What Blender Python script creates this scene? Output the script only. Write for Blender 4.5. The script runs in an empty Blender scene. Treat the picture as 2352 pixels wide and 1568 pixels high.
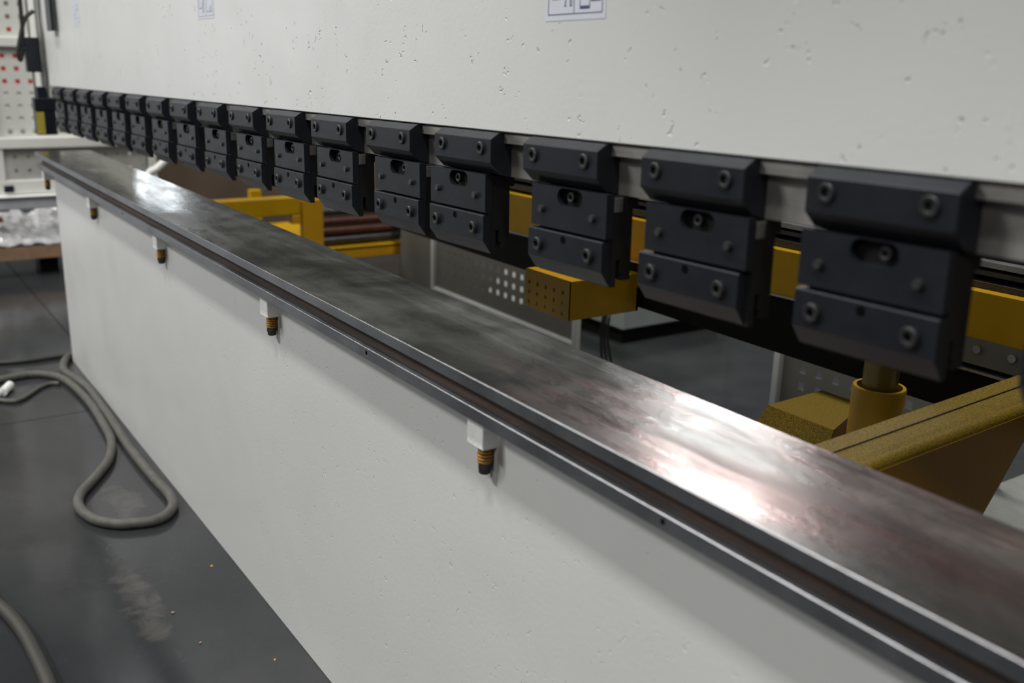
import bpy, bmesh, math, random
from mathutils import Vector, Matrix
random.seed(7)
SC = bpy.context.scene
COL = SC.collection

# ------------------------------------------------------------------ camera
F = Vector((-0.7921, 0.5441, -0.2767)); R_ = Vector((0.5597, 0.8283, 0.0264)); U_ = Vector((-0.2436, 0.1340, 0.9606))
cam = bpy.data.cameras.new('camera'); co = bpy.data.objects.new('camera', cam); COL.objects.link(co)
M = Matrix((R_.normalized(), U_.normalized(), (-F).normalized())).transposed().to_4x4()
M.translation = Vector((0.5066, -0.6445, 1.0125))
co.matrix_world = M
cam.sensor_width = 36.0; cam.lens = 2272.66 / 2352 * 36
cam.clip_start = 0.02; cam.clip_end = 80
cam.dof.use_dof = True; cam.dof.focus_distance = 1.45; cam.dof.aperture_fstop = 4.2
SC.camera = co

# ------------------------------------------------------------------ light
SC.view_settings.view_transform = 'Standard'; SC.view_settings.look = 'None'
SC.view_settings.exposure = -0.20; SC.view_settings.gamma = 1.0
SC.view_settings.use_curve_mapping = False
w = bpy.data.worlds.new('hall_air'); SC.world = w; w.use_nodes = True
bg = w.node_tree.nodes['Background']; bg.inputs[0].default_value = (0.95, 0.97, 1.0, 1); bg.inputs[1].default_value = 0.06

def area(name, loc, aim, sx, sy, power, col=(1, 1, 1)):
    l = bpy.data.lights.new(name, 'AREA'); l.shape = 'RECTANGLE'; l.size = sx; l.size_y = sy
    l.energy = power; l.color = col
    o = bpy.data.objects.new(name, l); COL.objects.link(o); o.location = loc
    o.rotation_euler = (Vector(aim) - Vector(loc)).to_track_quat('-Z', 'Y').to_euler()
    return o
# rows of ceiling lamps, parallel to the machine
for x, p in ((-12.0, 50), (-8.0, 60), (-4.0, 125), (0.0, 150), (4.0, 120)):
    area('ceiling_or_fill_lamp', (x, -1.6, 5.2), (x, -1.4, 0), 1.8, 0.4, p, (1.0, 0.995, 0.975))
for x, y, p in ((-10.0, -6.5, 50), (-3.6, -4.6, 300), (2.4, -6.5, 130)):  # fill lamps added in front, shifted left to suit the clamp shadows
    area('ceiling_or_fill_lamp', (x, y, 5.2), (x * .6, -1, 0), 1.6, 0.6, p, (1.0, 0.995, 0.975))
area('ceiling_or_fill_lamp', (-1.2, 1.7, 5.4), (-1.2, 1.2, 0), 1.6, 0.4, 190, (1.0, 0.995, 0.975))
area('ceiling_or_fill_lamp', (-7.4, 7.9, 5.4), (-6.0, 6.4, 0), 1.1, 0.7, 170, (0.93, 0.96, 1.0))
area('ceiling_or_fill_lamp', (-13.7, 1.0, 5.0), (-12, 0.5, 0), 0.8, 0.8, 150, (0.9, 0.94, 1.0))
# the open hall door, front left
area('hall_door_light', (-14.0, -5.6, 2.0), (-1, 0, 0.9), 3.6, 4.0, 95, (0.97, 0.985, 1.0))

# ------------------------------------------------------------------ materials
MATS = {}
class NT:
    def __init__(s, name):
        s.m = bpy.data.materials.new(name); s.m.use_nodes = True
        s.t = s.m.node_tree; s.b = s.t.nodes['Principled BSDF']; MATS[name] = s.m
    def n(s, typ, **kw):
        nd = s.t.nodes.new(typ)
        for k, v in kw.items():
            if k.startswith('i_'):
                key = k[2:]; key = int(key) if key.isdigit() else key.replace('_', ' ')
                nd.inputs[key].default_value = v
            else: setattr(nd, k, v)
        return nd
    def l(s, a, b): s.t.links.new(a, b)
    def coord(s, scale=(1, 1, 1), rot=(0, 0, 0), loc=(0, 0, 0)):
        c = s.n('ShaderNodeTexCoord'); mp = s.n('ShaderNodeMapping')
        mp.inputs['Scale'].default_value = scale; mp.inputs['Rotation'].default_value = rot; mp.inputs['Location'].default_value = loc
        s.l(c.outputs['Object'], mp.inputs[0]); return mp.outputs[0]
    def noise(s, vec, scale, detail=4, rough=.55, dist=0):
        nd = s.n('ShaderNodeTexNoise'); nd.inputs['Scale'].default_value = scale; nd.inputs['Detail'].default_value = detail
        nd.inputs['Roughness'].default_value = rough; nd.inputs['Distortion'].default_value = dist
        s.l(vec, nd.inputs['Vector']); return nd.outputs[0]
    def ramp(s, fac, stops):
        r = s.n('ShaderNodeValToRGB'); e = r.color_ramp.elements
        while len(e) < len(stops): e.new(0.5)
        for el, (p, c) in zip(e, stops):
            el.position = p; el.color = (c, c, c, 1) if not isinstance(c, tuple) else (*c, 1)
        s.l(fac, r.inputs[0]); return r.outputs[0]
    def mix(s, fac, a, b, mode='MIX'):
        m = s.n('ShaderNodeMix', data_type='RGBA', blend_type=mode)
        for sock, v in ((0, fac), (6, a), (7, b)):
            if hasattr(v, 'node'): s.l(v, m.inputs[sock])
            elif isinstance(v, tuple): m.inputs[sock].default_value = (*v, 1)
            else: m.inputs[sock].default_value = v
        return m.outputs[2]
    def math(s, op, a, b=0.0):
        m = s.n('ShaderNodeMath', operation=op)
        for i, v in enumerate((a, b)):
            if hasattr(v, 'node'): s.l(v, m.inputs[i])
            else: m.inputs[i].default_value = v
        return m.outputs[0]
    def bump(s, h, dist, strength=1.0, prev=None):
        b = s.n('ShaderNodeBump'); b.inputs['Strength'].default_value = strength; b.inputs['Distance'].default_value = dist
        s.l(h, b.inputs['Height'])
        if prev: s.l(prev, b.inputs['Normal'])
        return b.outputs[0]
    def set(s, color=None, rough=None, metal=None, normal=None, spec=None, **kw):
        for key, v in (('Base Color', color), ('Roughness', rough), ('Metallic', metal), ('Normal', normal), ('Specular IOR Level', spec)):
            if v is None: continue
            if hasattr(v, 'node'): s.l(v, s.b.inputs[key])
            elif isinstance(v, tuple): s.b.inputs[key].default_value = (*v, 1)
            else: s.b.inputs[key].default_value = v
        for k, v in kw.items(): s.b.inputs[k.replace('_', ' ')].default_value = v
        return s.m

def simple(name, color, rough=.5, metal=0.0, var=.12, scale=18, bump=.0004, spec=.5):
    t = NT(name); v = t.coord(); n = t.noise(v, scale, 5, .6)
    dark = tuple(c * (1 - var) for c in color); lite = tuple(min(1, c * (1 + var)) for c in color)
    c = t.mix(t.ramp(n, [(.3, 0.0), (.7, 1.0)]), dark, lite)
    r = t.math('ADD', t.math('MULTIPLY', n, .16), rough - .08)
    nb = t.bump(t.noise(v, scale * 9, 3), bump) if bump else None
    return t.set(c, r, metal, nb, spec)

def white_paint(name, pits=1.0):
    t = NT(name); v = t.coord()
    n1 = t.noise(v, 1.6, 3); n2 = t.noise(v, 9, 4)
    c = t.mix(t.ramp(n1, [(.3, 0.0), (.7, 1.0)]), (.575, .578, .562), (.62, .622, .607))
    c = t.mix(t.ramp(n2, [(.62, 0.0), (.8, .25)]), c, (.50, .49, .45))
    h = t.bump(t.noise(v, 2.2, 2, .5, .4), .006, .8)
    h = t.bump(t.noise(v, 150, 2), .0003, .6, h)
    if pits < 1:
        # grease runs mixed with painted bracket shadow beside each levelling screw
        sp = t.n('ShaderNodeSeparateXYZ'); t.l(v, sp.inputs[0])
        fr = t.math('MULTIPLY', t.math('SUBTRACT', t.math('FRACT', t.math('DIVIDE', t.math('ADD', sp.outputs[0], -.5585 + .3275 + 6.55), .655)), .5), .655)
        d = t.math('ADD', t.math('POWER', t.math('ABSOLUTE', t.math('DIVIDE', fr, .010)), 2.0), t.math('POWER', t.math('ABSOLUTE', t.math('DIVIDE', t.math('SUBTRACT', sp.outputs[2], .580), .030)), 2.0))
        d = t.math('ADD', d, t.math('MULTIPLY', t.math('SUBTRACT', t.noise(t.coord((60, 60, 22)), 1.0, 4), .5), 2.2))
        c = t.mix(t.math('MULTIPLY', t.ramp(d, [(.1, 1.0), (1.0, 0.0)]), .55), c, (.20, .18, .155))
    if pits:
        vo = t.n('ShaderNodeTexVoronoi'); vo.inputs['Scale'].default_value = 60; vo.inputs['Randomness'].default_value = 1
        wob = t.n('ShaderNodeTexNoise'); wob.inputs['Scale'].default_value = 70; t.l(v, wob.inputs['Vector']); t.l(t.mix(.035, t.coord((1, 1, .7)), wob.outputs['Color'], 'ADD'), vo.inputs['Vector'])
        nz = t.noise(t.coord(loc=(3, 1, 2)), 14, 3)
        pit = t.math('MULTIPLY', t.ramp(vo.outputs['Distance'], [(.07, 1.0), (.18, 0.0)]), t.ramp(nz, [(.49, 0.0), (.54, 1.0)]))
        h = t.bump(t.math('SUBTRACT', 1.0, pit), .0014 * pits, .8, h)
        # fine upright scratches
        sn = t.noise(t.coord((95, 95, 5.0)), 1.0, 2)
        sm = t.math('MULTIPLY', t.ramp(sn, [(.70, 0.0), (.73, 1.0)]), t.ramp(t.noise(t.coord(loc=(1, 5, 0)), 3.5, 2), [(.5, 0.0), (.62, 1.0)]))
        h = t.bump(sm, .0005, .7, h)
    r = t.math('ADD', t.math('MULTIPLY', n2, .16), .24)
    return t.set(c, r, 0.0, h, .5)
RAM_P = white_paint('ram_paint', 1.35); BLOCK_P = simple('block_white', (.80, .80, .78), .45, 0, .06, 60, .0006); BED_P = white_paint('bed_paint', .35)

def steel(name, base, r0, r1, along=(2.2, 26, 26), tint_wear=False):
    t = NT(name); v = t.coord(); vs = t.coord(along)
    s1 = t.noise(vs, 1.0, 6, .65); s2 = t.noise(v, 7, 6, .62, .5); s3 = t.noise(t.coord((6, 90, 90)), 1.0, 4, .6)
    c = t.mix(t.ramp(s2, [(.36, 0.0), (.62, 1.0)]), tuple(x * .72 for x in base), tuple(min(1, x * 1.12) for x in base))
    c = t.mix(t.math('MULTIPLY', t.ramp(s1, [(.45, 0.0), (.7, 1.0)]), .5), c, tuple(x * .72 for x in base))
    rough = t.math('ADD', t.math('MULTIPLY', t.ramp(t.math('ADD', t.math('MULTIPLY', s1, .5), t.math('MULTIPLY', s2, .5)), [(.35, 0.0), (.65, 1.0)]), r1 - r0), r0)
    nb = t.bump(t.math('ADD', s3, t.math('MULTIPLY', t.noise(v, 22, 4, .6), .8)), .0006, .5)
    metal = .92
    if tint_wear:
        # coppery tint on the top face toward the near end
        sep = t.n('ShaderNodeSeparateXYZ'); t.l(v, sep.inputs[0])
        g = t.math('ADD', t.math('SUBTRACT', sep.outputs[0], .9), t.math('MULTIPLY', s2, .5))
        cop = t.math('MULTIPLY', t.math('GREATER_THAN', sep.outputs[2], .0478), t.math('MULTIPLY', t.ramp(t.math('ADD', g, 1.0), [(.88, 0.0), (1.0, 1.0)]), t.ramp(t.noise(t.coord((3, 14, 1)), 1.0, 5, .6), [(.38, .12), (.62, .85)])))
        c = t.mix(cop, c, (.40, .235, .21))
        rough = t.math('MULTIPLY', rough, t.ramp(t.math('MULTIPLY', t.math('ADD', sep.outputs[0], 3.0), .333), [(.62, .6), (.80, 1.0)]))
        # sparse dark nicks and worn grey film
        film = t.ramp(t.noise(t.coord((1.6, 7, 1), loc=(4, 2, 0)), 1.6, 6, .66, .8), [(.42, 0.0), (.62, 1.0)])
        c = t.mix(t.math('MULTIPLY', film, .55), c, (.17, .168, .152))
        rough = t.math('ADD', rough, t.math('MULTIPLY', film, .10))
        nick = t.ramp(t.noise(t.coord((38, 150, 1), rot=(0, 0, .5)), 1.0, 2), [(.73, 0.0), (.76, 1.0)])
        c = t.mix(nick, c, (.05, .05, .055))
        # hand-ground marks
        wv = t.noise(t.coord((30, 95, 1), rot=(0, 0, .35)), 1.0, 3, .6, 1.0)
        nb = t.bump(wv, .0006, .6, nb)
    return t.set(c, rough, metal, nb)
STEEL_T = steel('table_steel', (.31, .31, .283), .14, .36, tint_wear=True)
STEEL_E = steel('edge_steel', (.27, .275, .29), .30, .46)
STEEL_B = steel('bar_steel', (.44, .42, .39), .40, .6, (3, 40, 40))
GALV = simple('galvanised_steel', (.42, .42, .42), .36, .85, .15, 30)

def rust_channel():
    t = NT('channel_rust'); v = t.coord((1.2, 1, 1)); n = t.noise(t.coord((3, 60, 130)), 1.0, 5, .65); n2 = t.noise(v, 30, 4)
    c = t.mix(t.ramp(n, [(.35, 0.0), (.65, 1.0)]), (.024, .018, .014), (.105, .062, .044))
    c = t.mix(t.ramp(n2, [(.5, 0.0), (.75, .5)]), c, (.03, .028, .025))
    return t.set(c, .55, .35, t.bump(n, .001, .6))
RUST = rust_channel()

def oxide(name, base=(.0125, .014, .019), rough=.44):
    t = NT(name); v = t.coord(); n = t.noise(v, 26, 5, .6); n2 = t.noise(t.coord((8, 60, 60)), 1, 3)
    c = t.mix(t.ramp(n, [(.35, 0.0), (.7, 1.0)]), tuple(x * .85 for x in base), tuple(x * 1.18 for x in base))
    r = t.math('ADD', t.math('MULTIPLY', n2, .16), rough - .08)
    return t.set(c, r, .25, t.bump(t.noise(v, 260, 2), .00012, .5), .32)
OX = oxide('black_oxide'); OXB = oxide('black_oxide_body', (.012, .0115, .012), .5)
OXH = oxide('bolt_black', (.024, .024, .026), .40); OXS = simple('socket_black', (.002, .002, .0025), .9, 0, .1, 20, 0, spec=.05)
PIN = simple('pin_steel', (.06, .06, .063), .35, .6, .1, 60)
WEDGE = simple('wedge_steel', (.13, .127, .12), .5, .5, .3, 90)

YEL = simple('yellow_paint', (.60, .30, .006), .38, 0, .07, 10)
def dusty():
    t = NT('dusty_yellow_paint'); v = t.coord(); n = t.noise(v, 620, 2, .7); g = t.noise(v, 5, 3)
    c = t.mix(t.ramp(n, [(.42, 0.0), (.60, 1.0)]), (.27, .165, .003), (.060, .045, .007))
    return t.set(t.mix(t.ramp(g, [(.4, 0.0), (.7, .35)]), c, (.15, .105, .012)), .55, 0.0, t.bump(n, .0003), .25)
YELD = dusty()
ORA = simple('amber_paint', (.52, .29, .002), .42, 0, .1, 8, spec=.3)
BEIGE = simple('beige_paint', (.66, .655, .61), .42, 0, .05, 7)
BEIGE_D = simple('warm_grey_paint', (.17, .16, .135), .5, 0, .08, 7)
BROWN = simple('brown_panel', (.16, .115, .08), .55, 0, .15, 3)
BLACK = simple('matte_black', (.006, .006, .005), .6, 0, .2, 20, spec=.15)
NAVY = simple('navy_plastic', (.010, .014, .026), .45, 0, .15, 20)
PLBLACK = simple('black_plastic', (.008, .011, .018), .4, 0, .15, 20)
HOSE = simple('hose_rubber', (.075, .072, .062), .62, 0, .3, 60, .0006)
HOSEB = simple('hose_dark', (.018, .018, .014), .5, 0, .2, 60)
WHITE = simple('white_plastic', (.78, .78, .75), .35, 0, .06, 20)
WOOD = simple('pallet_wood', (.24, .145, .085), .7, 0, .25, 14, .001)
RED = simple('red_paint', (.62, .03, .03), .45, 0, .1, 10)
PAPER = simple('sticker_paper', (.60, .62, .68), .35, 0, .03, 30, 0)
INK = simple('sticker_ink', (.05, .06, .14), .4, 0, .05, 30, 0)
INKF = simple('faded_ink', (.36, .39, .52), .4, 0, .05, 30, 0)
YLAB = simple('yellow_label', (.52, .43, .06), .45, 0, .1, 40)
CASE = simple('speckled_casing', (.25, .255, .23), .55, 0, .1, 26)
RODR = simple('rusty_rod', (.11, .045, .03), .55, .3, .3, 30)
RODG = simple('grey_rod', (.075, .072, .07), .45, .6, .3, 30)
CARD = simple('reddish_cardboard', (.42, .19, .14), .7, 0, .2, 40)
TAN = simple('tan_crumb', (.30, .20, .12), .7, 0, .1, 40)
SPRY = simple('ochre_washer', (.34, .175, .025), .45, .2, .25, 70)
BOLTD = simple('dark_nut', (.045, .04, .036), .5, .5, .3, 70)

def film_mat():
    t = NT('plastic_film'); t.b.inputs['Coat Weight'].default_value = .5; v = t.coord(); n = t.noise(v, 26, 6, .7, 1.2)
    return t.set(t.mix(t.ramp(n, [(.4, 0.0), (.6, 1.0)]), (.60, .60, .62), (.92, .92, .92)), .16, 0.0, t.bump(n, .02, .7), .7)
FILM = film_mat()

def concrete():
    t = NT('polished_concrete'); v = t.coord()
    n1 = t.noise(v, 1.3, 5, .6, .3); n2 = t.noise(v, 7, 6, .62); n3 = t.noise(v, 60, 4, .6)
    c = t.mix(t.ramp(n1, [(.35, 0.0), (.68, 1.0)]), (.022, .024, .026), (.044, .045, .045))
    c = t.mix(t.ramp(n2, [(.52, 0.0), (.72, .5)]), c, (.018, .018, .017))
    c = t.mix(t.ramp(n3, [(.6, 0.0), (.8, .3)]), c, (.06, .057, .052))
    # two dusty smears where something dragged across the slab
    sep = t.n('ShaderNodeSeparateXYZ'); t.l(v, sep.inputs[0])
    def blob(cx, cy, rx, ry):
        a = t.math('POWER', t.math('DIVIDE', t.math('SUBTRACT', sep.outputs[0], cx), rx), 2.0)
        b = t.math('POWER', t.math('DIVIDE', t.math('SUBTRACT', sep.outputs[1], cy), ry), 2.0)
        d = t.math('ADD', a, b)
        d = t.math('ADD', d, t.math('MULTIPLY', t.math('SUBTRACT', t.noise(v, 16, 6, .7, .6), .5), 5.5))
        return t.ramp(d, [(.0, 1.0), (1.0, 0.0)])
    for bx in ((-1.27, -.275, .22, .035), (-1.72, -.19, .10, .045), (-2.28, -.11, .12, .02)):
        c = t.mix(t.math('MULTIPLY', blob(*bx), .38), c, (.11, .10, .087))
    r = t.math('ADD', t.math('MULTIPLY', n2, .14), .07)
    h = t.bump(t.noise(v, 9, 4), .0012, .3); h = t.bump(n3, .0003, .3, h)
    return t.set(c, r, 0.0, h, .32)
CONC = concrete()
GROUND = simple('joint_base', (.02, .02, .02), .9)
WALL = simple('wall_paint', (.20, .20, .195), .7, 0, .05, 1.5)

# ------------------------------------------------------------------ helpers
def mesh(name, bm, mat, smooth=False):
    me = bpy.data.meshes.new(name); bmesh.ops.recalc_face_normals(bm, faces=bm.faces); bm.to_mesh(me); bm.free()
    if mat: me.materials.append(mat)
    if smooth:
        for p in me.polygons: p.use_smooth = True
        try: me.set_sharp_from_angle(angle=math.radians(38))
        except Exception: pass
    return me
def obj(name, bm, mat, parent=None, label=None, smooth=False, loc=None):
    o = bpy.data.objects.new(name, mesh(name, bm, mat, smooth)); COL.objects.link(o)
    if parent: o.parent = parent
    if label: o['label'] = label
    if loc: o.location = loc
    return o
def tag(o, label, cat, group=None, kind=None):
    o['label'] = label; o['category'] = cat
    if group: o['group'] = group
    if kind: o['kind'] = kind
    return o
def thing(name, label, cat, loc=(0, 0, 0), rot=(0, 0, 0), group=None):
    o = bpy.data.objects.new(name, None); o.empty_display_size = .05; COL.objects.link(o)
    o.location = loc; o.rotation_euler = rot
    return tag(o, label, cat, group)
def box(bm, x0, x1, y0, y1, z0, z1):
    r = bmesh.ops.create_cube(bm, size=1, matrix=Matrix.Translation(((x0 + x1) / 2, (y0 + y1) / 2, (z0 + z1) / 2)) @ Matrix.Diagonal((abs(x1 - x0), abs(y1 - y0), abs(z1 - z0), 1)))
    return r['verts']
def bx(*a, bevel=0.0, seg=1):
    bm = bmesh.new(); box(bm, *a)
    if bevel: bmesh.ops.bevel(bm, geom=bm.edges[:], offset=bevel, segments=seg, profile=.6, affect='EDGES')
    return bm
def prism(profile, axis, a, b, bevel=0.0):
    """extrude a closed 2D outline along an axis; for 'x' the outline is (y,z), for 'y' (x,z), for 'z' (x,y)"""
    bm = bmesh.new(); rings = []
    for t in (a, b):
        ring = []
        for (p, q) in profile:
            ring.append(bm.verts.new({'x': (t, p, q), 'y': (p, t, q), 'z': (p, q, t)}[axis]))
        rings.append(ring)
    n = len(profile)
    for i in range(n):
        bm.faces.new((rings[0][i], rings[0][(i + 1) % n], rings[1][(i + 1) % n], rings[1][i]))
    bm.faces.new(rings[0][::-1]); bm.faces.new(rings[1])
    bmesh.ops.recalc_face_normals(bm, faces=bm.faces)
    if bevel: bmesh.ops.bevel(bm, geom=[e for e in bm.edges], offset=bevel, segments=1, affect='EDGES')
    return bm
def cyl(bm, p0, p1, r, seg=20, r2=None):
    p0 = Vector(p0); p1 = Vector(p1); d = p1 - p0
    m = Matrix.Translation((p0 + p1) / 2) @ d.to_track_quat('Z', 'Y').to_matrix().to_4x4()
    bmesh.ops.create_cone(bm, cap_ends=True, segments=seg, radius1=r, radius2=r if r2 is None else r2, depth=d.length, matrix=m)
def tube(pts, r, seg=12, closed=False, sub=8):
    """round tube along a Catmull-Rom curve"""
    P = [Vector(p) for p in pts]; out = []
    for i in range(len(P) - 1):
        p0 = P[max(i - 1, 0)]; p1 = P[i]; p2 = P[i + 1]; p3 = P[min(i + 2, len(P) - 1)]
        for k in range(sub):
            t = k / sub
            out.append(.5 * ((2 * p1) + (p2 - p0) * t + (2 * p0 - 5 * p1 + 4 * p2 - p3) * t * t + (3 * p1 - p0 - 3 * p2 + p3) * t ** 3))
    out.append(P[-1]); bm = bmesh.new(); rings = []
    up = Vector((0, 0, 1))
    for i, p in enumerate(out):
        d = (out[min(i + 1, len(out) - 1)] - out[max(i - 1, 0)]).normalized()
        s = d.cross(up)
        if s.length < .15: s = d.cross(Vector((0, 1, 0)))
        s.normalize(); u = s.cross(d).normalized()
        rings.append([bm.verts.new(p + (s * math.cos(a) + u * math.sin(a)) * r) for a in [2 * math.pi * k / seg for k in range(seg)]])
    for a, b in zip(rings, rings[1:]):
        for k in range(seg): bm.faces.new((a[k], a[(k + 1) % seg], b[(k + 1) % seg], b[k]))
    bm.faces.new(rings[0][::-1]); bm.faces.new(rings[-1])
    return bm
def plate_holes(outer, holes, y0, y1, bevel=0.0):
    """plate in the XZ plane (y0 front .. y1 back) pierced by closed outlines"""
    bm = bmesh.new(); edges = []
    for loop in [outer] + holes:
        vs = [bm.verts.new((x, y0, z)) for x, z in loop]
        for i in range(len(vs)): edges.append(bm.edges.new((vs[i], vs[(i + 1) % len(vs)])))
    bmesh.ops.triangle_fill(bm, use_beauty=True, use_dissolve=False, edges=edges)
    ret = bmesh.ops.extrude_face_region(bm, geom=bm.faces[:])
    bmesh.ops.translate(bm, vec=(0, y1 - y0, 0), verts=[g for g in ret['geom'] if isinstance(g, bmesh.types.BMVert)])
    return bm
def circ(cx, cz, r, n=20): return [(cx + r * math.cos(2 * math.pi * k / n), cz + r * math.sin(2 * math.pi * k / n)) for k in range(n)]
def obround(cx, cz, hw, r, n=10):
    o = []
    for k in range(n + 1):
        a = -math.pi / 2 + math.pi * k / n; o.append((cx + hw - r + r * math.cos(a), cz + r * math.sin(a)))
    for k in range(n + 1):
        a = math.pi / 2 + math.pi * k / n; o.append((cx - hw + r + r * math.cos(a), cz + r * math.sin(a)))
    return o
def socket_bolt(r, h):
    """cap head screw along -Y, its head from y=0 to y=-h, with a hexagonal socket"""
    bm = bmesh.new(); n = 24; rows = []
    def ring(rad, y, hexa=False):
        out = []
        for k in range(n):
            a = 2 * math.pi * k / n; q = rad
            if hexa: q = rad * math.cos(math.pi / 6) / math.cos((a % (math.pi / 3)) - math.pi / 6)
            out.append(bm.verts.new((q * math.cos(a), y, q * math.sin(a))))
        return out
    rows = [ring(r, .002), ring(r, -h + r * .13), ring(r * .87, -h), ring(r * .60, -h), ring(r * .52, -h + .0005, True), ring(r * .52, -h + r * .75, True)]
    for a, b in zip(rows, rows[1:]):
        for k in range(n): bm.faces.new((a[k], a[(k + 1) % n], b[(k + 1) % n], b[k]))
    bm.faces.new(rows[-1])
    return bm
def perforated(u0, u1, v0, v1, pu, pv, hole, origin, mapf, th, skip=None):
    """sheet with a grid of square holes; mapf(u, v, w) -> xyz"""
    bm = bmesh.new(); cache = {}
    def V(u, v, w):
        k = (round(u, 5), round(v, 5), round(w, 5))
        if k not in cache: cache[k] = bm.verts.new(mapf(u, v, w))
        return cache[k]
    def cuts(a, b, o, p):
        c = [a]; k = math.ceil((a - o + hole) / p)
        while o + k * p + hole / 2 < b - .002:
            m = o + k * p
            if m - hole / 2 > a + .002: c += [m - hole / 2, m + hole / 2]
            k += 1
        return c + [b]
    U = cuts(u0, u1, origin[0], pu); W = cuts(v0, v1, origin[1], pv)
    holes = set()
    for i in range(len(U) - 1):
        for j in range(len(W) - 1):
            hol = i % 2 == 1 and j % 2 == 1
            if hol and not (skip and skip((U[i] + U[i + 1]) / 2, (W[j] + W[j + 1]) / 2)): holes.add((i, j))
    for i in range(len(U) - 1):
        for j in range(len(W) - 1):
            q = [(U[i], W[j]), (U[i + 1], W[j]), (U[i + 1], W[j + 1]), (U[i], W[j + 1])]
            if (i, j) in holes:
                for a in range(4):
                    (ua, va), (ub, vb) = q[a], q[(a + 1) % 4]
                    bm.faces.new((V(ua, va, 0), V(ub, vb, 0), V(ub, vb, th), V(ua, va, th)))
            else:
                bm.faces.new([V(u, v, 0) for u, v in q]); bm.faces.new([V(u, v, th) for u, v in q[::-1]])
    return bm
XZ = lambda y: (lambda u, v, w: (u, y + w, v))
YZ = lambda x: (lambda u, v, w: (x - w, u, v))

# ------------------------------------------------------------------ the setting
fl = obj('floor', bx(-16, 7, -8, 11, -.06, -.008), GROUND); fl['kind'] = 'structure'
xs = [-16, -14.385, -11.385, -8.385, -5.385, -2.385, .615, 3.615, 7]; ys = [-8, -6.02, -3.02, -.02, 2.98, 5.98, 8.98, 11]
for i in range(len(xs) - 1):
    for j in range(len(ys) - 1):
        g = .002
        obj('slab', bx(xs[i] + g, xs[i + 1] - g, ys[j] + g, ys[j + 1] - g, -.01, 0), CONC, fl)
wl = obj('wall_left', bx(-16.3, -16, -8, 11, 0, 1.0), WALL)
bm = bmesh.new(); box(bm, -16.3, -16, -8, 11, 4.2, 6.5); box(bm, -16.3, -16, -8, 3.42, 1.0, 4.2) ; box(bm, -16.3, -16, 3.94, 11, 1.0, 4.2); box(bm, -16.3, -16, 3.56, 3.80, 1.0, 4.2)
obj('upper_wall', bm, WALL, wl); wl['kind'] = 'structure'
wb = obj('wall_back', bx(-16, 7, 11, 11.3, 0, 6.5), WALL); wb['kind'] = 'structure'
# two bright windows in the far left wall
def window(n, y0, y1):
    fr = bmesh.new(); f = .02
    for a in ((y0, y1, 1.0, 1.0 + f), (y0, y1, 4.2 - f, 4.2), (y0, y0 + f, 1.0, 4.2), (y1 - f, y1, 1.0, 4.2), (y0, y1, 2.6, 2.6 + f)): box(fr, -16.2, -16.05, *a)
    o = obj('window_%d' % n, fr, WHITE); o['kind'] = 'structure'
    m = bpy.data.materials.get('daylight_pane')
    if not m:
        t = NT('daylight_pane'); m = t.set((.8, .85, .9), .3); t.b.inputs['Emission Color'].default_value = (.88, .94, 1, 1); t.b.inputs['Emission Strength'].default_value = 10
    obj('pane', bx(-16.15, -16.12, y0 + .02, y1 - .02, 1.02, 4.18), m, o)
window(1, 3.42, 3.56); window(2, 3.80, 3.94)

# ------------------------------------------------------------------ machine: ram, bed, table
SL = .0194; RX = (0, -math.atan(SL), 0); RZ = .9159
ram = thing('press_ram', 'long white painted press ram with chipped paint above the row of dark clamps', 'machine part', (0, 0, RZ), RX)
obj('ram_plate', bx(-3.33, 1.3,   .014, .08, .0200, 1.50, bevel=.0012), RAM_P, ram)
obj('mounting_strip', bx(-3.30, 1.3,   .0190, .06, .0063, .0180, bevel=.0008), STEEL_B, ram, 'brighter raised steel strip under the white plate')
obj('mounting_bar', bx(-3.30, 1.3, .030, .058, -.0334, .0063), STEEL_B, ram, 'worn bare steel bar')
obj('shade_box', bx(-.24, 1.3, -.26, .0135, .80, 1.45, bevel=.004), RAM_P, ram, 'unseen box above the picture, added to cast shade on the ram')  # unseen box added to shade the right end of the ram
def pz(z, x): return z - RZ - SL * x - .0032
# stickers on the ram
STY = .0136
x0, x1, zb = -.402, -.300, 1.0528
st = obj('warning_sticker', bx(x0, x1, STY, STY + .0006, pz(zb, x0), pz(zb, x0) + .075), PAPER, ram, 'white sticker with blue framed pictograms')
bm = bmesh.new(); zf = pz(zb, x0); L = lambda a, b, c, d: box(bm, a, b, STY - .0003, STY + .0001, zf + c, zf + d)
L(x0 + .005, x1 - .005, .0060, .0068); L(x0 + .005, x0 + .0058, .006, .07); L(x1 - .0058, x1 - .005, .006, .07); L(x0 + .050, x0 + .0506, .006, .07); L(x0 + .005, x1 - .005, .069, .07)
L(x0 + .012, x0 + .027, .0215, .0245); L(x0 + .0125, x0 + .0132, .024, .045); L(x0 + .0262, x0 + .027, .024, .045); L(x0 + .0125, x0 + .027, .0445, .0455)
for s_ in (0, .0045):
    vs = [bm.verts.new((x0 + a, STY - .0003, zf + b)) for a, b in ((.034 + s_ * 2, .0145), (.0352 + s_ * 2, .0145), (.0398 + s_, .034), (.0386 + s_, .034))]; bm.faces.new(vs)
L(x0 + .0335, x0 + .0372, .0140, .0148); L(x0 + .0425, x0 + .0465, .0140, .0148); L(x0 + .0462, x0 + .0469, .0145, .034)
L(x0 + .060, x0 + .0765, .0105, .0135); L(x0 + .060, x0 + .0607, .013, .045); L(x0 + .0758, x0 + .0765, .013, .045)
vs = [bm.verts.new((x0 + a, STY - .0003, zf + b)) for a, b in ((.0775, .0175), (.0945, .0175), (.0945, .034))]; bm.faces.new(vs)
obj('pictograms', bm, INK, st)
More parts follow.
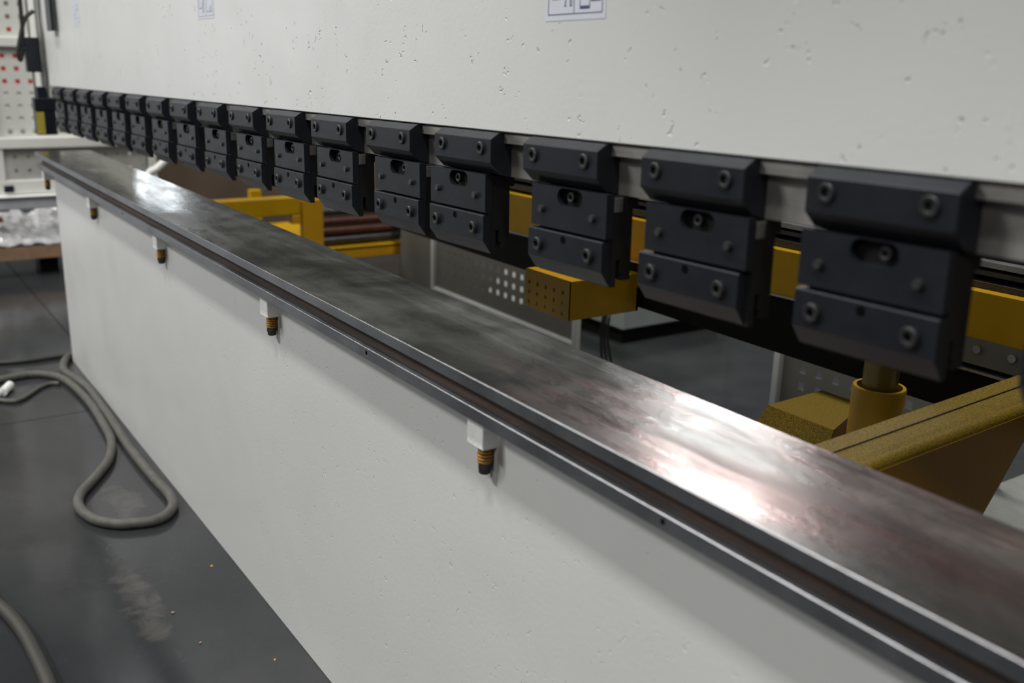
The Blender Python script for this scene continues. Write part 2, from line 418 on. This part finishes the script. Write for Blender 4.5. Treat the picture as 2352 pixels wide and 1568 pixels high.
x0, x1, zb = -1.615, -1.510, 1.071
st = obj('warning_sticker', bx(x0, x1, STY, STY + .0006, pz(zb, x0), pz(zb, x0) + .075), simple('faded_paper', (.56, .575, .61), .35, 0, .03, 30, 0), ram, 'small faded sticker with two pictograms')
bm = bmesh.new(); zf = pz(zb, x0)
L(x0 + .006, x1 - .006, .005, .006); L(x0 + .006, x0 + .0072, .005, .07); L(x1 - .0072, x1 - .006, .005, .07); L(x0 + .050, x0 + .0512, .005, .07)
for (a, c) in ((.013, .02), (.06, .012)):
    L(x0 + a, x0 + a + .016, c, c + .0025); L(x0 + a, x0 + a + .0015, c, c + .03); L(x0 + a + .015, x0 + a + .0165, c, c + .012)
vs = [bm.verts.new((x0 + a, STY - .0003, zf + b)) for a, b in ((.078, .012), (.092, .012), (.088, .026))]; bm.faces.new(vs)
vs = [bm.verts.new((x0 + a, STY - .0003, zf + b)) for a, b in ((.032, .012), (.040, .012), (.044, .04), (.036, .04))]; bm.faces.new(vs)
obj('pictograms', bm, INKF, st)
x0, x1, zb = -2.835, -2.745, 1.066
st = obj('text_sticker', bx(x0, x1, STY, STY + .0006, pz(zb, x0), pz(zb, x0) + .10), bpy.data.materials['faded_paper'], ram, 'pale blue text sticker near the far end')
bm = bmesh.new(); zf = pz(zb, x0)
for k in range(5):
    for j in range(4):
        if (k * 3 + j) % 4 == 1: continue
        a = .012 + j * .018 + (k % 2) * .004; L(x0 + a, x0 + a + .012, .008 + k * .012, .011 + k * .012 + (j % 2) * .004)
obj('lettering', bm, INKF, st)
# black bracket on the ram face, far end
bk = thing('safety_bracket', 'black upright bracket bar hanging on the far left end of the ram face', 'bracket', (-3.12, .0143, 1.052))
obj('bar', bx(-.032, .045, -.022, -.0102, 0, .30, bevel=.002), PLBLACK, bk); obj('spacer', bx(-.02, .035, -.0102, -.0004, .16, .28), PLBLACK, bk)

bed = thing('machine_bed', 'white painted front plate of the press bed standing on the floor', 'machine part', (-.9, 0, 0))
obj('bed_plate', bx(-2.906 + .9, 1.3 + .9, -.0719, .045, 0, .6283, bevel=.0015), BED_P, bed)

tab = thing('bending_table', 'long worn bare steel table rail on top of the white bed', 'table', (-.9, 0, .6283))
TX = (-3.033 + .9, 1.3 + .9)
EDGE_HL = simple('edge_highlight', (.34, .34, .35), .34, .9, .12, 60)  # lighter chamfer metal, paints a bright highlight along the edges
def edge_mat(o, test):
    o.data.materials.append(EDGE_HL)
    for p in o.data.polygons:
        if test(p.normal): p.material_index = 1
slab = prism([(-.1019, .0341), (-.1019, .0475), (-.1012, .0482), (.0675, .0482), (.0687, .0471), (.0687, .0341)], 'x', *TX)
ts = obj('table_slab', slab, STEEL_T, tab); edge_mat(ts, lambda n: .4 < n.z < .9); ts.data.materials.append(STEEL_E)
for p in ts.data.polygons:
    if p.normal.y < -.9: p.material_index = 2
obj('table_web', prism([(-.0885, .0149), (-.0885, .0215), (-.0855, .0245), (-.0855, .0341), (.060, .0341), (.060, .0149)], 'x', TX[0] + .04, TX[1]), RUST, tab, 'rusty brown groove under the steel top')
edge_mat(obj('table_rail', prism([(-.1019, .0), (-.1019, .0142), (-.1012, .0149), (.0687, .0149), (.0687, 0)], 'x', *TX), STEEL_E, tab, 'lower steel rail'), lambda n: .4 < n.z < .9)
for x in (-.618, -1.9, -.05):
    bm = bmesh.new(); cyl(bm, (x + .9, -.1022, .0082), (x + .9, -.098, .0082), .0028, 14); obj('screw_hole', bm, OXS, tab)

for i, x in enumerate((-.3672, -1.022, -1.677, -2.332, -2.99)):
    who = ['near right end', 'second from the near right end', 'middle one of the five', 'fourth from the near right end', 'farthest left'][i]
    b = thing('levelling_screw', 'white block with ochre-washered screw under the table, ' + who, 'screw', (x, -.0719, .5913), (0, 0, 0), 'levelling screws under the table rail')
    obj('block', bx(-.0168, .0168, -.0194, .0004 if i < 4 else .02, 0, .0368, bevel=.0008), BLOCK_P, b)
    cx, cy = .005, -.0085
    dark = bmesh.new(); cyl(dark, (cx, cy, .001), (cx, cy, -.026), .0072, 18); obj('stud', dark, BOLTD, b)
    for k in range(5):
        bm = bmesh.new(); z = -.0012 - k * .0038; cyl(bm, (cx, cy, z), (cx, cy, z - .0027), .0084 + (.0007 if k in (2, 3) else 0), 22)
        bmesh.ops.bevel(bm, geom=bm.edges[:], offset=.0005, segments=1, affect='EDGES'); obj('washer', bm, SPRY, b, smooth=True)
    bm = bmesh.new(); cyl(bm, (cx, cy, -.0192), (cx, cy, -.0262), .0084, 6); obj('nut', bm, BOLTD, b)
    bm = bmesh.new(); cyl(bm, (cx, cy, -.0262), (cx, cy, -.0325), .0070, 18); bmesh.ops.bevel(bm, geom=[e for e in bm.edges if abs(e.verts[0].co.z - e.verts[1].co.z) < 1e-5 and e.verts[0].co.z < -.03], offset=.0012, segments=2, affect='EDGES'); obj('stud_end', bm, BOLTD, b, smooth=True)

# ------------------------------------------------------------------ the row of punch clamps
up_prof = [(0, -.0165), (0, .0115), (.0115, .0188), (.018, .0188), (.030, .0062), (.030, -.034), (.0135, -.0298)]
UPM = mesh('upper_plate', prism(up_prof, 'x', -.0203, .1127, bevel=.0005), OX)
bm = bmesh.new()
MIDM = mesh('middle_plate', plate_holes([(0, -.0770), (.1325, -.0770), (.1325, -.0312), (0, -.0312)], [obround(.070, -.0412, .0222, .0095)], 0, .0095), OX)
low_prof = [(0, -.1122), (0, -.0812), (.0010, -.0802), (.0115, -.0802), (.0115, -.1285)]
def low_mesh():
    bm = prism(low_prof, 'x', 0, .1325, bevel=.0004); return bm
LOWM = mesh('lower_plate', low_mesh(), OX)
bp = [(.0, -.034), (.030, -.034), (.030, -.047), (.0262, -.047), (.0262, -.1225), (.0150, -.1225), (.0150, -.1165), (.0105, -.1165), (.0105, -.1000), (.0020, -.1000), (.0020, -.1290), (.0, -.1290)]
bp = [(.0, -.034), (.034, -.034), (.034, -.047), (.027, -.047), (.027, -.1225), (.0150, -.1225), (.0150, -.1150), (.0125, -.1150), (.0125, -.1000), (.0070, -.1000), (.0070, -.1290), (.0, -.1290)]
BODM = mesh('holder_body', prism(bp, 'x', .004, .1313), OXB)
BUM = mesh('bolt', socket_bolt(.0080, .0030), OXH, True); BLM = mesh('bolt', socket_bolt(.0078, .0048), OXH, True); BSM = mesh('slot_bolt', socket_bolt(.0056, .0060), OXH, True)
bm = bmesh.new(); cyl(bm, (0, .001, 0), (0, -.0040, 0), .0042, 18); bmesh.ops.bevel(bm, geom=bm.edges[:], offset=.0006, segments=2, affect='EDGES'); PINM = mesh('pin', bm, PIN, True)
bm = bmesh.new(); cyl(bm, (0, -.0003, 0), (0, .003, 0), .0042, 18); HOLM = mesh('tapped_hole', bm, OXS, True)
bm = bmesh.new(); n = 20
ra = [bm.verts.new((.0052 * math.cos(2 * math.pi * k / n), -.0004, .0052 * math.sin(2 * math.pi * k / n))) for k in range(n)]
rb = [bm.verts.new((.0043 * math.cos(2 * math.pi * k / n), -.0006, .0043 * math.sin(2 * math.pi * k / n))) for k in range(n)]
for k in range(n): bm.faces.new((ra[k], ra[(k + 1) % n], rb[(k + 1) % n], rb[k]))
RIMM = mesh('hole_rim', bm, OXH)
WEDM = mesh('wedge', bx(.12, .1322, .0150, .0262, -.0500, -.0350, bevel=.0005), WEDGE)
def put(name, me, parent, loc=(0, 0, 0), rot=None, label=None):
    o = bpy.data.objects.new(name, me); COL.objects.link(o); o.parent = parent; o.location = loc
    if rot: o.rotation_euler = rot
    if label: o['label'] = label
    return o
MX = [-.0240, -.0142, -.0067, -.0372, -.0004, -.0085, .0050, .0085, .012, .012, .007, .004, .004, .004, .003, .003, .003, -.028]
LX = [-.0241, -.0199, -.0094, -.0380, -.0012, -.0095, .0034, .0065, .010, .009, .005, .002, .002, .002, .001, .001, .001, -.0285]
SB = [.077, .0665, .066, .062, .081, .077, .074, .070, .072, .066, .07, .072, .068, .07, .07, .07, .07, .07]
ORD = ['nearest to the camera, above the yellow post', 'second from the near end', 'third from near, above the perforated yellow block', 'fourth from near, its lower half shifted left', 'fifth from the near end',
       'sixth from the near end', 'seventh from the near end', 'eighth from the near end', 'ninth, in the middle of the row', 'tenth from the near end', 'eleventh from the near end', 'twelfth from the near end', 'thirteenth from the near end',
       'fourth from the far left end of the ram', 'third from the far left end of the ram', 'second from the far left end of the ram', 'farthest left, beside the black sensor', 'cut off by the right edge of the picture']
for i in list(range(17)) + [-1]:
    X = -.2 * i
    c = thing('punch_clamp', 'dark steel clamp under the ram, ' + ORD[i], 'clamp', (X, 0, RZ + SL * X), RX, 'punch clamps in a row under the ram')
    u = put('upper_plate', UPM, c)
    for bxp in (0, .091): put('bolt', BUM, u, (bxp, 0, 0), (0, random.random(), 0))
    put('holder_body', BODM, c, (MX[i], .0135, 0))
    m = put('middle_plate', MIDM, c, (MX[i], .004, 0))
    put('slot_bolt', BSM, m, (SB[i], .0095, -.0412))
    for px in (.0205, .111): put('pin', PINM, m, (px, 0, -.0578))
    l = put('lower_plate', LOWM, c, (LX[i], .002, 0))
    put('bolt', BLM, l, (.0205, 0, -.0975), (0, random.random(), 0)); put('bolt', BLM, l, (.111, 0, -.0975), (0, random.random(), 0))
    put('tapped_hole', HOLM, l, (.0655, 0, -.0872)); 
    if i in (1, 2, 4, 5, 6, 7, 8, 10): put('wedge', WEDM, c, (MX[i], .0, 0), None, 'small bare steel wedge end')

# ------------------------------------------------------------------ behind the machine: back gauge
YB = .68
gg = thing('back_gauge', 'black back gauge beam with yellow and grey rails running behind the clamps', 'machine part', (-.7, YB, .527))
def sheared(x0, x1, y0, y1, z00, z01, z10, z11):
    """box whose bottom/top heights change from x0 (z00..z01) to x1 (z10..z11)"""
    bm = bmesh.new(); v = [bm.verts.new(p) for p in ((x0, y0, z00), (x0, y1, z00), (x0, y1, z01), (x0, y0, z01), (x1, y0, z10), (x1, y1, z10), (x1, y1, z11), (x1, y0, z11))]
    for f in ((0, 1, 2, 3), (4, 7, 6, 5), (0, 3, 7, 4), (1, 5, 6, 2), (0, 4, 5, 1), (3, 2, 6, 7)): bm.faces.new([v[k] for k in f])
    return bm
obj('black_beam', bx(-1.36, 1.6, 0, .10, 0, .105), BLACK, gg)
obj('yellow_beam', sheared(-1.36, 1.6, -.004, .08, .070, .168, .128, .192), ORA, gg, 'amber yellow beam above the black one')
obj('edge_strip', sheared(-1.36, .32, -.008, -.004, .066, .070, .105, .109), GALV, gg, 'thin bright metal strip')
obj('mount_plate', bx(.36, 1.3, -.006, .0, .078, .116), BEIGE_D, gg, 'warm grey plate with bolts')
obj('edge_strip', bx(.36, 1.3, -.008, -.0, .0665, .0705), GALV, gg)
for x in (.463, .515):
    bm = bmesh.new(); cyl(bm, (x, -.006, .102), (x, -.011, .102), .006, 12); obj('bolt_head', bm, GALV, gg)
obj('rail_back', bx(-1.5, 1.6, .06, .12, .17, .262), BLACK, gg)
obj('guide_rail', bx(-1.45, 1.6, .02, .06, .180, .192), RODG, gg, 'grey linear guide rail'); obj('guide_rail', bx(-1.45, 1.6, .03, .06, .200, .207), RODG, gg); obj('guide_rail', bx(-1.45, 1.6, .03, .06, .212, .220), GALV, gg)

fb = thing('gauge_block', 'short yellow box arm with a perforated end plate below the third clamp', 'machine part', (-1.04, .5, .52))
obj('end_plate', perforated(-.077, .072, .0, .078, .0285, .0205, .0075, (-.063, .011), XZ(0), .003), simple('end_plate_yellow', (.30, .17, .004), .45, 0, .1, 10), fb, 'perforated end plate')
bm = bmesh.new(); box(bm, -.077, -.074, .003, .178, 0, .078); box(bm, -.074, .069, .003, .178, .075, .078)
obj('shell', bm, YEL, fb, 'bright yellow top'); obj('side_panel', bx(.069, .072, .003, .178, 0, .078), ORA, fb)
obj('arm_back', bx(-.077, .072, .172, .178, 0, .05), BLACK, fb)

# ------------------------------------------------------------------ right: yellow arm, box, column
ar = thing('gauge_housing', 'large dusty yellow housing with rounded shoulder and amber side at right', 'machine part', (-.13, .10, .585), (math.atan(.04), 0, 0))
prof = [(-.034, -.05), (-.035, .006), (-.0105, .004), (.010, .002)]
for k in range(7):
    a = math.pi / 2 * (1 - k / 6); prof.append((.018 + .012 * math.cos(a), -.012 + .012 * math.sin(a)))
prof += [(.0295, -.05)]
obj('housing_top', prism(prof, 'y', 0, .62), YELD, ar, 'dusty yellow top')
sp = [(0, -.010), (.545, -.010), (.515, -.020), (.472, -.045), (.44, -.083), (.40, -.128), (.36, -.18), (.32, -.24), (.26, -.30), (0, -.32)]
obj('side_panel', prism(sp, 'x', .0275, .0305), simple('brown_amber', (.30, .14, .006), .5, 0, .1, 8, spec=.2), ar, 'amber side panel with a curved lower edge')
obj('seam', bx(-.0112, -.0098, 0, .62, .003, .0052), BLACK, ar, 'dark lengthwise seam')
obj('post', bx(-.03, .02, .02, .10, -.585, -.05), BLACK, ar)
sb = thing('gauge_cover', 'small dusty yellow box with sloping edges behind the steel table', 'machine part', (-.43, .58, .3))
pr = [(-.075, .14), (-.04, .2), (.08, .2), (.08, .14)]
bmx = bmesh.new()
base = [(-.06, -.13), (.11, -.13), (.11, .12), (-.06, .12)]; topc = [(-.04, -.065), (.085, -.065), (.035, .07), (-.045, .07)]
b0 = [bmx.verts.new((x, y, .10)) for x, y in base]; b1 = [bmx.verts.new((x, y, .2)) for x, y in topc]
for k in range(4): bmx.faces.new((b0[k], b0[(k + 1) % 4], b1[(k + 1) % 4], b1[k]))
bmx.faces.new(b0[::-1]); bmx.faces.new(b1)
obj('cover', bmx, YELD, sb); obj('stand', bx(-.03, .06, -.05, .05, -.3, .10), BLACK, sb)
cl = thing('gauge_column', 'yellow tubular socket with an upright rod under the nearest clamp', 'machine part', (-.303, .55, 0))
bm = bmesh.new(); n = 28; rows = []
for (r, z) in ((.037, 0), (.037, .573), (.036, .575), (.0315, .575), (.031, .54)):
    rows.append([bm.verts.new((r * math.cos(2 * math.pi * k / n), r * math.sin(2 * math.pi * k / n), z)) for k in range(n)])
for a, b in zip(rows, rows[1:]):
    for k in range(n): bm.faces.new((a[k], a[(k + 1) % n], b[(k + 1) % n], b[k]))
bm.faces.new(rows[0][::-1]); bm.faces.new(rows[-1])
obj('socket', bm, simple('column_yellow', (.42, .235, .008), .42, 0, .15, 12), cl, smooth=True)
bm = bmesh.new(); cyl(bm, (0, 0, .53), (0, 0, .68), .0245, 26); obj('rod', bm, simple('rod_olive', (.20, .16, .05), .35, .4, .1, 20), cl, 'dull olive rod', smooth=True)
cs = thing('rear_casing', 'off-white speckled low casing on the floor behind the table at right', 'machine part', (-.05, 1.2, 0))
obj('casing', bx(-.47, 1.0, -.35, .9, 0, .16, bevel=.004), CASE, cs)

# ------------------------------------------------------------------ rear guards
def guard(label, x0, x1, z0, z1, origin, y=1.3):
    g = thing('guard_panel', label, 'panel', ((x0 + x1) / 2, y, 0), (0, 0, 0), 'perforated guard panels behind the machine')
    cx = (x0 + x1) / 2; a, b = x0 - cx, x1 - cx; t = .02
    obj('sheet', perforated(a + t, b - t, z0 + .02, z1, .0505, .0432, .019, (origin[0] - cx, origin[1]), XZ(.004), .002, skip=lambda u, v: v < .15), BEIGE_D, g)
    obj('post', bx(a, a + t, -.012, .012, 0, z1, bevel=.002), BEIGE, g); obj('post', bx(b - t, b, -.012, .012, 0, z1, bevel=.002), BEIGE, g)
    bm = bmesh.new(); cyl(bm, (a + t, 0, z0 + .01), (b - t, 0, z0 + .01), .011, 12); obj('bottom_tube', bm, WHITE, g, 'off-white bottom tube', smooth=True)
    return g
guard('long beige guard panel with square holes behind the third clamp', -2.90, -1.945, .095, .52, (-2.432, .225))
guard('short beige guard panel with square holes beside the yellow column', -1.12, -.50, .03, .48, (-.936, .2765))
pc = thing('beige_cabinet', 'plain beige cabinet end between the yellow rack and the guard panel', 'cabinet', (-3.05, 1.34, 0))
obj('body', bx(-.13, .13, -.04, .3, 0, .47, bevel=.003), BEIGE_D, pc); obj('plinth', bx(-.12, .12, -.045, -.04, .0, .05), BLACK, pc)
wbx = thing('pale_machine_foot', 'pale grey machine on a dark recessed base standing on the rear floor', 'machine', (-2.55, 1.95, 0))
obj('housing', bx(-.42, .40, -.28, .28, .058, .42, bevel=.004), simple('pale_green_grey', (.24, .26, .25), .5, 0, .12, 6), wbx)
obj('dark_base', bx(-.38, .375, -.26, .24, 0, .058), BLACK, wbx)
for k, x in enumerate((-1.90, -1.885, -1.868)):
    tag(obj('cable', tube([(x, 1.36, .45), (x + .01, 1.37, .3), (x - .005, 1.365, .15), (x + .015 * (k - 1), 1.39, .005)], .0045, 8), HOSEB, smooth=True),
        ['leftmost', 'middle', 'rightmost'][k] + ' of three thin black cables hanging beside the guard panel post', 'cable', 'cables beside the guard panel')

fo = thing('bright_backing', 'white foam sheet added to brighten the holes of the long guard panel', 'sheet', (-2.58, 1.36, 0), (math.radians(-35), 0, 0))  # white reflector added so the guard holes look bright, like lit floor
obj('backing', bx(-.115, .115, -.01, .01, .010, .34, bevel=.003), WHITE, fo)

# ------------------------------------------------------------------ yellow rack with rods
rk = thing('yellow_rack', 'low yellow rack with open shelf holding steel rods behind the table', 'rack', (-3.25, .95, 0))
def rb(name, x0, x1, y0, y1, z0, z1, mat, lab=None): return obj(name, bx(x0 + 3.25, x1 + 3.25, y0 - .95, y1 - .95, z0, z1, bevel=.002), mat, rk, lab)
rb('beam', -3.26, -3.2, .40, .875, .388, .456, ORA); rb('upright', -3.22, -3.19, .870, .958, .0, .445, YEL)
rb('beam', -3.25, -3.2, 1.0, 1.345, .190, .236, YEL); rb('stub', -3.25, -3.2, .83, .87, .35, .385, YEL); rb('shelf', -3.9, -3.2, .96, 1.35, .225, .24, ORA)
rb('upright', -3.24, -3.2, 1.33, 1.36, .0, .42, BLACK); rb('upright', -3.9, -3.86, .9, .95, .0, .40, ORA)
bm = bmesh.new(); cyl(bm, (.05, .395, .2), (.075, .395, .2), .02, 16); obj('knob', bm, PLBLACK, rk, 'black end knob', smooth=True)
for k in range(8):
    z = .262 + (k // 2) * .040; x = -3.25 - (k % 2) * .06
    bm = bmesh.new(); cyl(bm, (x, .965, z), (x, 1.325, z), .0185, 16)
    tag(obj('steel_rod', bm, (RODG, RODR, RODR, RODG)[k // 2], smooth=True), ['lowest', 'second lowest', 'third', 'topmost'][k // 2] + (' front' if k % 2 == 0 else ' rear') + ' rod lying on the yellow rack shelf', 'rod', 'rods on the yellow rack')
bc = thing('brown_cabinet', 'dark brown panel cabinet in shade behind the far end of the table', 'cabinet', (-4.75, 1.25, 0))
obj('body', bx(-.22, .22, -.63, .9, .08, .86, bevel=.004), BROWN, bc); obj('foot', bx(-.2, .2, -.60, .86, 0, .08), BLACK, bc)

# ------------------------------------------------------------------ far left: perforated tool cabinet, pallet
CX = -4.3
tc = thing('tool_cabinet', 'pale grey tool cabinet with perforated panels behind the far end of the press', 'cabinet', (CX, .2, 0))
def cb(name, dx0, dx1, y0, y1, z0, z1, mat=BEIGE, lab=None, bv=.003): return obj(name, bx(dx0, dx1, y0 - .2, y1 - .2, z0, z1, bevel=bv), mat, tc, lab)
cb('rail', -.06, .01, -.5, .53, .995, 1.035); cb('rail', -.06, .012, -.5, .61, .572, .618); cb('post', -.06, .005, -.095, -.032, .30, 1.6)
cb('post', -.06, .005, .575, .61, .30, .62); cb('post', -.06, .005, .50, .53, .62, 1.6); cb('lower_rail', -.06, .006, -.095, .60, .375, .435); cb('base_rail', -.06, .02, -.3, .60, .31, .362, simple('cool_grey_paint', (.36, .37, .40), .4))
cb('ledge', -.06, .035, -.3, .60, .362, .372, WHITE, 'bright thin ledge'); cb('side_panel', -.5, -.06, .59, .61, .3, .62); cb('side_panel', -.5, -.06, .51, .53, .62, 1.6)
obj('perforated_panel', perforated(-.232, .305, .618, .995, .0505, .0525, .018, (.008 - .2, .958), YZ(-.02), .003), BEIGE, tc, 'sheet with square holes')
obj('perforated_panel', perforated(-.232, .305, 1.035, 1.6, .0505, .0525, .018, (.046 - .2, 1.118), YZ(-.02), .003), BEIGE, tc)
obj('perforated_panel', perforated(-.232, .375, .435, .572, .0535, .0600, .013, (.443 - .2, .534), YZ(-.02), .003), simple('low_panel_grey', (.38, .375, .35), .45), tc)
cb('back_panel', -.5, -.48, -.3, .53, .62, 1.6, BEIGE_D); cb('back_panel', -.5, -.48, -.3, .6, .3, .62, BEIGE_D); cb('latch', .006, .012, -.045, -.005, .385, .415, PLBLACK, 'small dark latch')
rd = thing('red_crate', 'red crate standing inside the perforated cabinet, seen through its holes', 'crate', (CX - .0745, .2, .83))
obj('panel', bx(-.05, .05, -.3, .15, -.0, .27, bevel=.004), RED, rd); obj('shelf_lip', bx(-.06, .05, -.31, .16, -.012, 0), WHITE, rd)
wt = thing('white_carton', 'white carton standing low inside the perforated cabinet', 'carton', (CX - .0765, .2, .64))
obj('carton', bx(-.05, .05, -.3, .15, 0, .165, bevel=.001), WHITE, wt); obj('lid', bx(-.052, .052, -.302, .152, .165, .175), WHITE, wt)
tag(obj('white_pipe', tube([(-4.2, .50, .0), (-4.2, .51, .30), (-4.2, .54, .44), (-4.2, .585, .475), (-4.2, .635, .52), (-4.2, .70, .60)], .018, 12), WHITE, smooth=True), 'short white pipe leaning in front of the brown cabinet', 'pipe')
pl = thing('wooden_pallet', 'low wooden pallet edge on dark blocks under the tool cabinet', 'pallet', (-4.62, .1, 0))
for k in range(5): obj('board', bx(-.295 + k * .125, -.195 + k * .125 if k < 4 else .30, -.6, .5, .108, .13), WOOD, pl)
obj('stringer', bx(.285, .302, -.6, .5, .081, .135), WOOD, pl)
for y in (-.5, -.02, .42): obj('block', bx(.10, .22, y, y + .08, 0, .108), BLACK, pl)
def crumple(nx, ny, x0, x1, y0, y1, fn, seed):
    rnd = random.Random(seed); bm = bmesh.new(); g = []
    for i in range(nx + 1):
        row = []
        for j in range(ny + 1):
            x = x0 + (x1 - x0) * i / nx; y = y0 + (y1 - y0) * j / ny
            row.append(bm.verts.new((x + rnd.uniform(-.006, .006), y + rnd.uniform(-.006, .006), fn(x, y) + rnd.uniform(-.009, .009))))
        g.append(row)
    for i in range(nx):
        for j in range(ny): bm.faces.new((g[i][j], g[i + 1][j], g[i + 1][j + 1], g[i][j + 1]))
    ret = bmesh.ops.extrude_face_region(bm, geom=bm.faces[:]); bmesh.ops.translate(bm, vec=(0, 0, -.004), verts=[v for v in ret['geom'] if isinstance(v, bmesh.types.BMVert)])
    return bm
f1 = lambda x, y: .150 + .11 * max(0, min(1, (-4.34 - x) / .22)) + (.035 * math.exp(-((y + .06) / .07) ** 2) - .035 * math.exp(-((y - .085) / .03) ** 2) + .02 * max(0, y - .08) * 3) * max(0, min(1, (-4.36 - x) / .2))
tag(obj('plastic_sheet', crumple(18, 40, -4.66, -4.325, -.45, .45, f1, 3), FILM), 'crumpled shiny white plastic film heaped on the wooden pallet', 'plastic sheet')
cd = obj('cardboard_piece', bx(-4.43, -4.40, -.098, -.050, .238, .262, bevel=.002), CARD); tag(cd, 'small reddish cardboard piece lying on the plastic film', 'cardboard')

# ------------------------------------------------------------------ light sensor at the far end of the ram
se = thing('laser_sensor', 'black safety sensor with yellow label hanging by rods at the far end of the ram', 'sensor', (-3.42, 0, .70))
obj('upper_box', bx(-.02, .02, -.040, .006, .215, .332, bevel=.003), PLBLACK, se)
obj('mount_block', bx(-.02, .03, -.018, .010, .125, .165), PLBLACK, se); obj('head', bx(-.02, .035, -.032, .042, .083, .128, bevel=.003), PLBLACK, se)
obj('lens_housing', bx(-.02, .033, -.030, .036, .0, .083, bevel=.002), PLBLACK, se); obj('label_plate', bx(.0333, .0345, -.030, -.004, .004, .080), YLAB, se, 'yellow label')
for y in (-.020, .008, .020): 
    bm = bmesh.new(); cyl(bm, (0, y, .12), (0, y - .0, .60), .0035 if y < .01 else .006, 10); obj('rod', bm, GALV, se, smooth=True)
obj('cable', tube([(0, .002, .42), (0, -.03, .39), (0, -.055, .31), (0, -.062, .275), (0, -.055, .255), (0, -.045, .30), (0, -.04, .36), (0, -.038, .47), (0, -.036, .6)], .007, 8), HOSEB, se, smooth=True)
gc = thing('guide_column', 'pale grey side guide column behind the far end of the ram', 'machine part', (-3.55, .06, 0))
obj('column', bx(-.04, .04, -.045, .06, .78, 1.7, bevel=.004), BEIGE, gc); obj('bracket', bx(-.03, .26, .0, .05, 1.05, 1.12), BEIGE, gc)

# ------------------------------------------------------------------ hoses and bits on the floor
def flat(pts, z): return [(x, y, z) for x, y in pts]
h1 = [(-2.95, .02), (-2.936, -.068), (-2.864, -.106), (-2.765, -.122), (-2.676, -.108), (-2.551, -.095), (-2.382, -.096), (-2.214, -.100), (-2.007, -.107), (-1.806, -.105), (-1.693, -.1), (-1.628, -.105), (-1.579, -.131), (-1.561, -.164), (-1.57, -.204), (-1.585, -.237), (-1.635, -.275), (-1.712, -.289), (-1.783, -.273), (-1.856, -.228), (-1.961, -.170), (-2.088, -.135), (-2.223, -.125), (-2.401, -.119), (-2.560, -.125), (-2.679, -.140), (-2.741, -.166), (-2.778, -.207), (-2.778, -.27), (-2.74, -.45)]
P3 = []
for k, (x, y) in enumerate(h1): P3.append((x, y, .0118))
tag(obj('grey_hose', tube(P3, .0115, 14, sub=7), HOSE, smooth=True), 'thick grey hose looped on the floor along the foot of the bed', 'hose')
tag(obj('thin_hose', tube(flat([(-2.75, -.45), (-2.61, -.352), (-2.555, -.302), (-2.582, -.264), (-2.647, -.217), (-2.672, -.18), (-2.66, -.158)], .007), .0065, 10), HOSE, smooth=True), 'thin grey hose curving on the floor left of the thick loop', 'hose')
tag(obj('black_cable', tube(flat([(-3.05, -.6), (-2.977, -.305), (-2.954, -.205), (-2.962, -.02), (-2.97, .1)], .0075), .007, 10), HOSEB, smooth=True), 'straight black cable running from under the far bed corner', 'cable')
tag(obj('dark_hose', tube(flat([(-1.6, -.60), (-1.483, -.527), (-1.388, -.509), (-1.314, -.490), (-1.232, -.477), (-1.143, -.471), (-1.058, -.468), (-.991, -.470), (-.85, -.49)], .0125), .012, 12), simple('brownish_hose', (.03, .026, .021), .6), smooth=True), 'dark brownish hose on the floor in the bottom left corner', 'hose')
pg = thing('hose_fitting', 'white plastic hose fitting at the left edge on the floor', 'fitting', (-2.62, -.325, .014))
bm = bmesh.new(); cyl(bm, (-.075, .035, 0), (-.012, .006, 0), .0125, 16); obj('collar', bm, WHITE, pg, smooth=True)
bm = bmesh.new(); cyl(bm, (-.02, .0, 0), (.07, -.045, 0), .010, 16); obj('sleeve', bm, WHITE, pg, smooth=True)
for k, (x, y, s, m, lb) in enumerate(((-1.319, -.116, .003, YEL, 'small yellow crumb on the floor near the bed foot'), (-1.183, -.233, .0035, TAN, 'tan crumb in the dusty smear on the floor'), (-.943, -.127, .0025, YEL, 'tiny yellow crumb nearest the camera on the floor'), (-1.06, -.22, .003, TAN, 'pale tan crumb on the floor near the bottom of the picture'))):
    bm = bmesh.new(); bmesh.ops.create_icosphere(bm, subdivisions=1, radius=s)
    for v in bm.verts: v.co *= random.uniform(.7, 1.15); 
    for v in bm.verts: v.co.z = max(v.co.z * .6, -s * .45)
    o = obj('crumb', bm, m, loc=(x, y, s * .45)); tag(o, lb, 'crumb', 'crumbs on the floor')
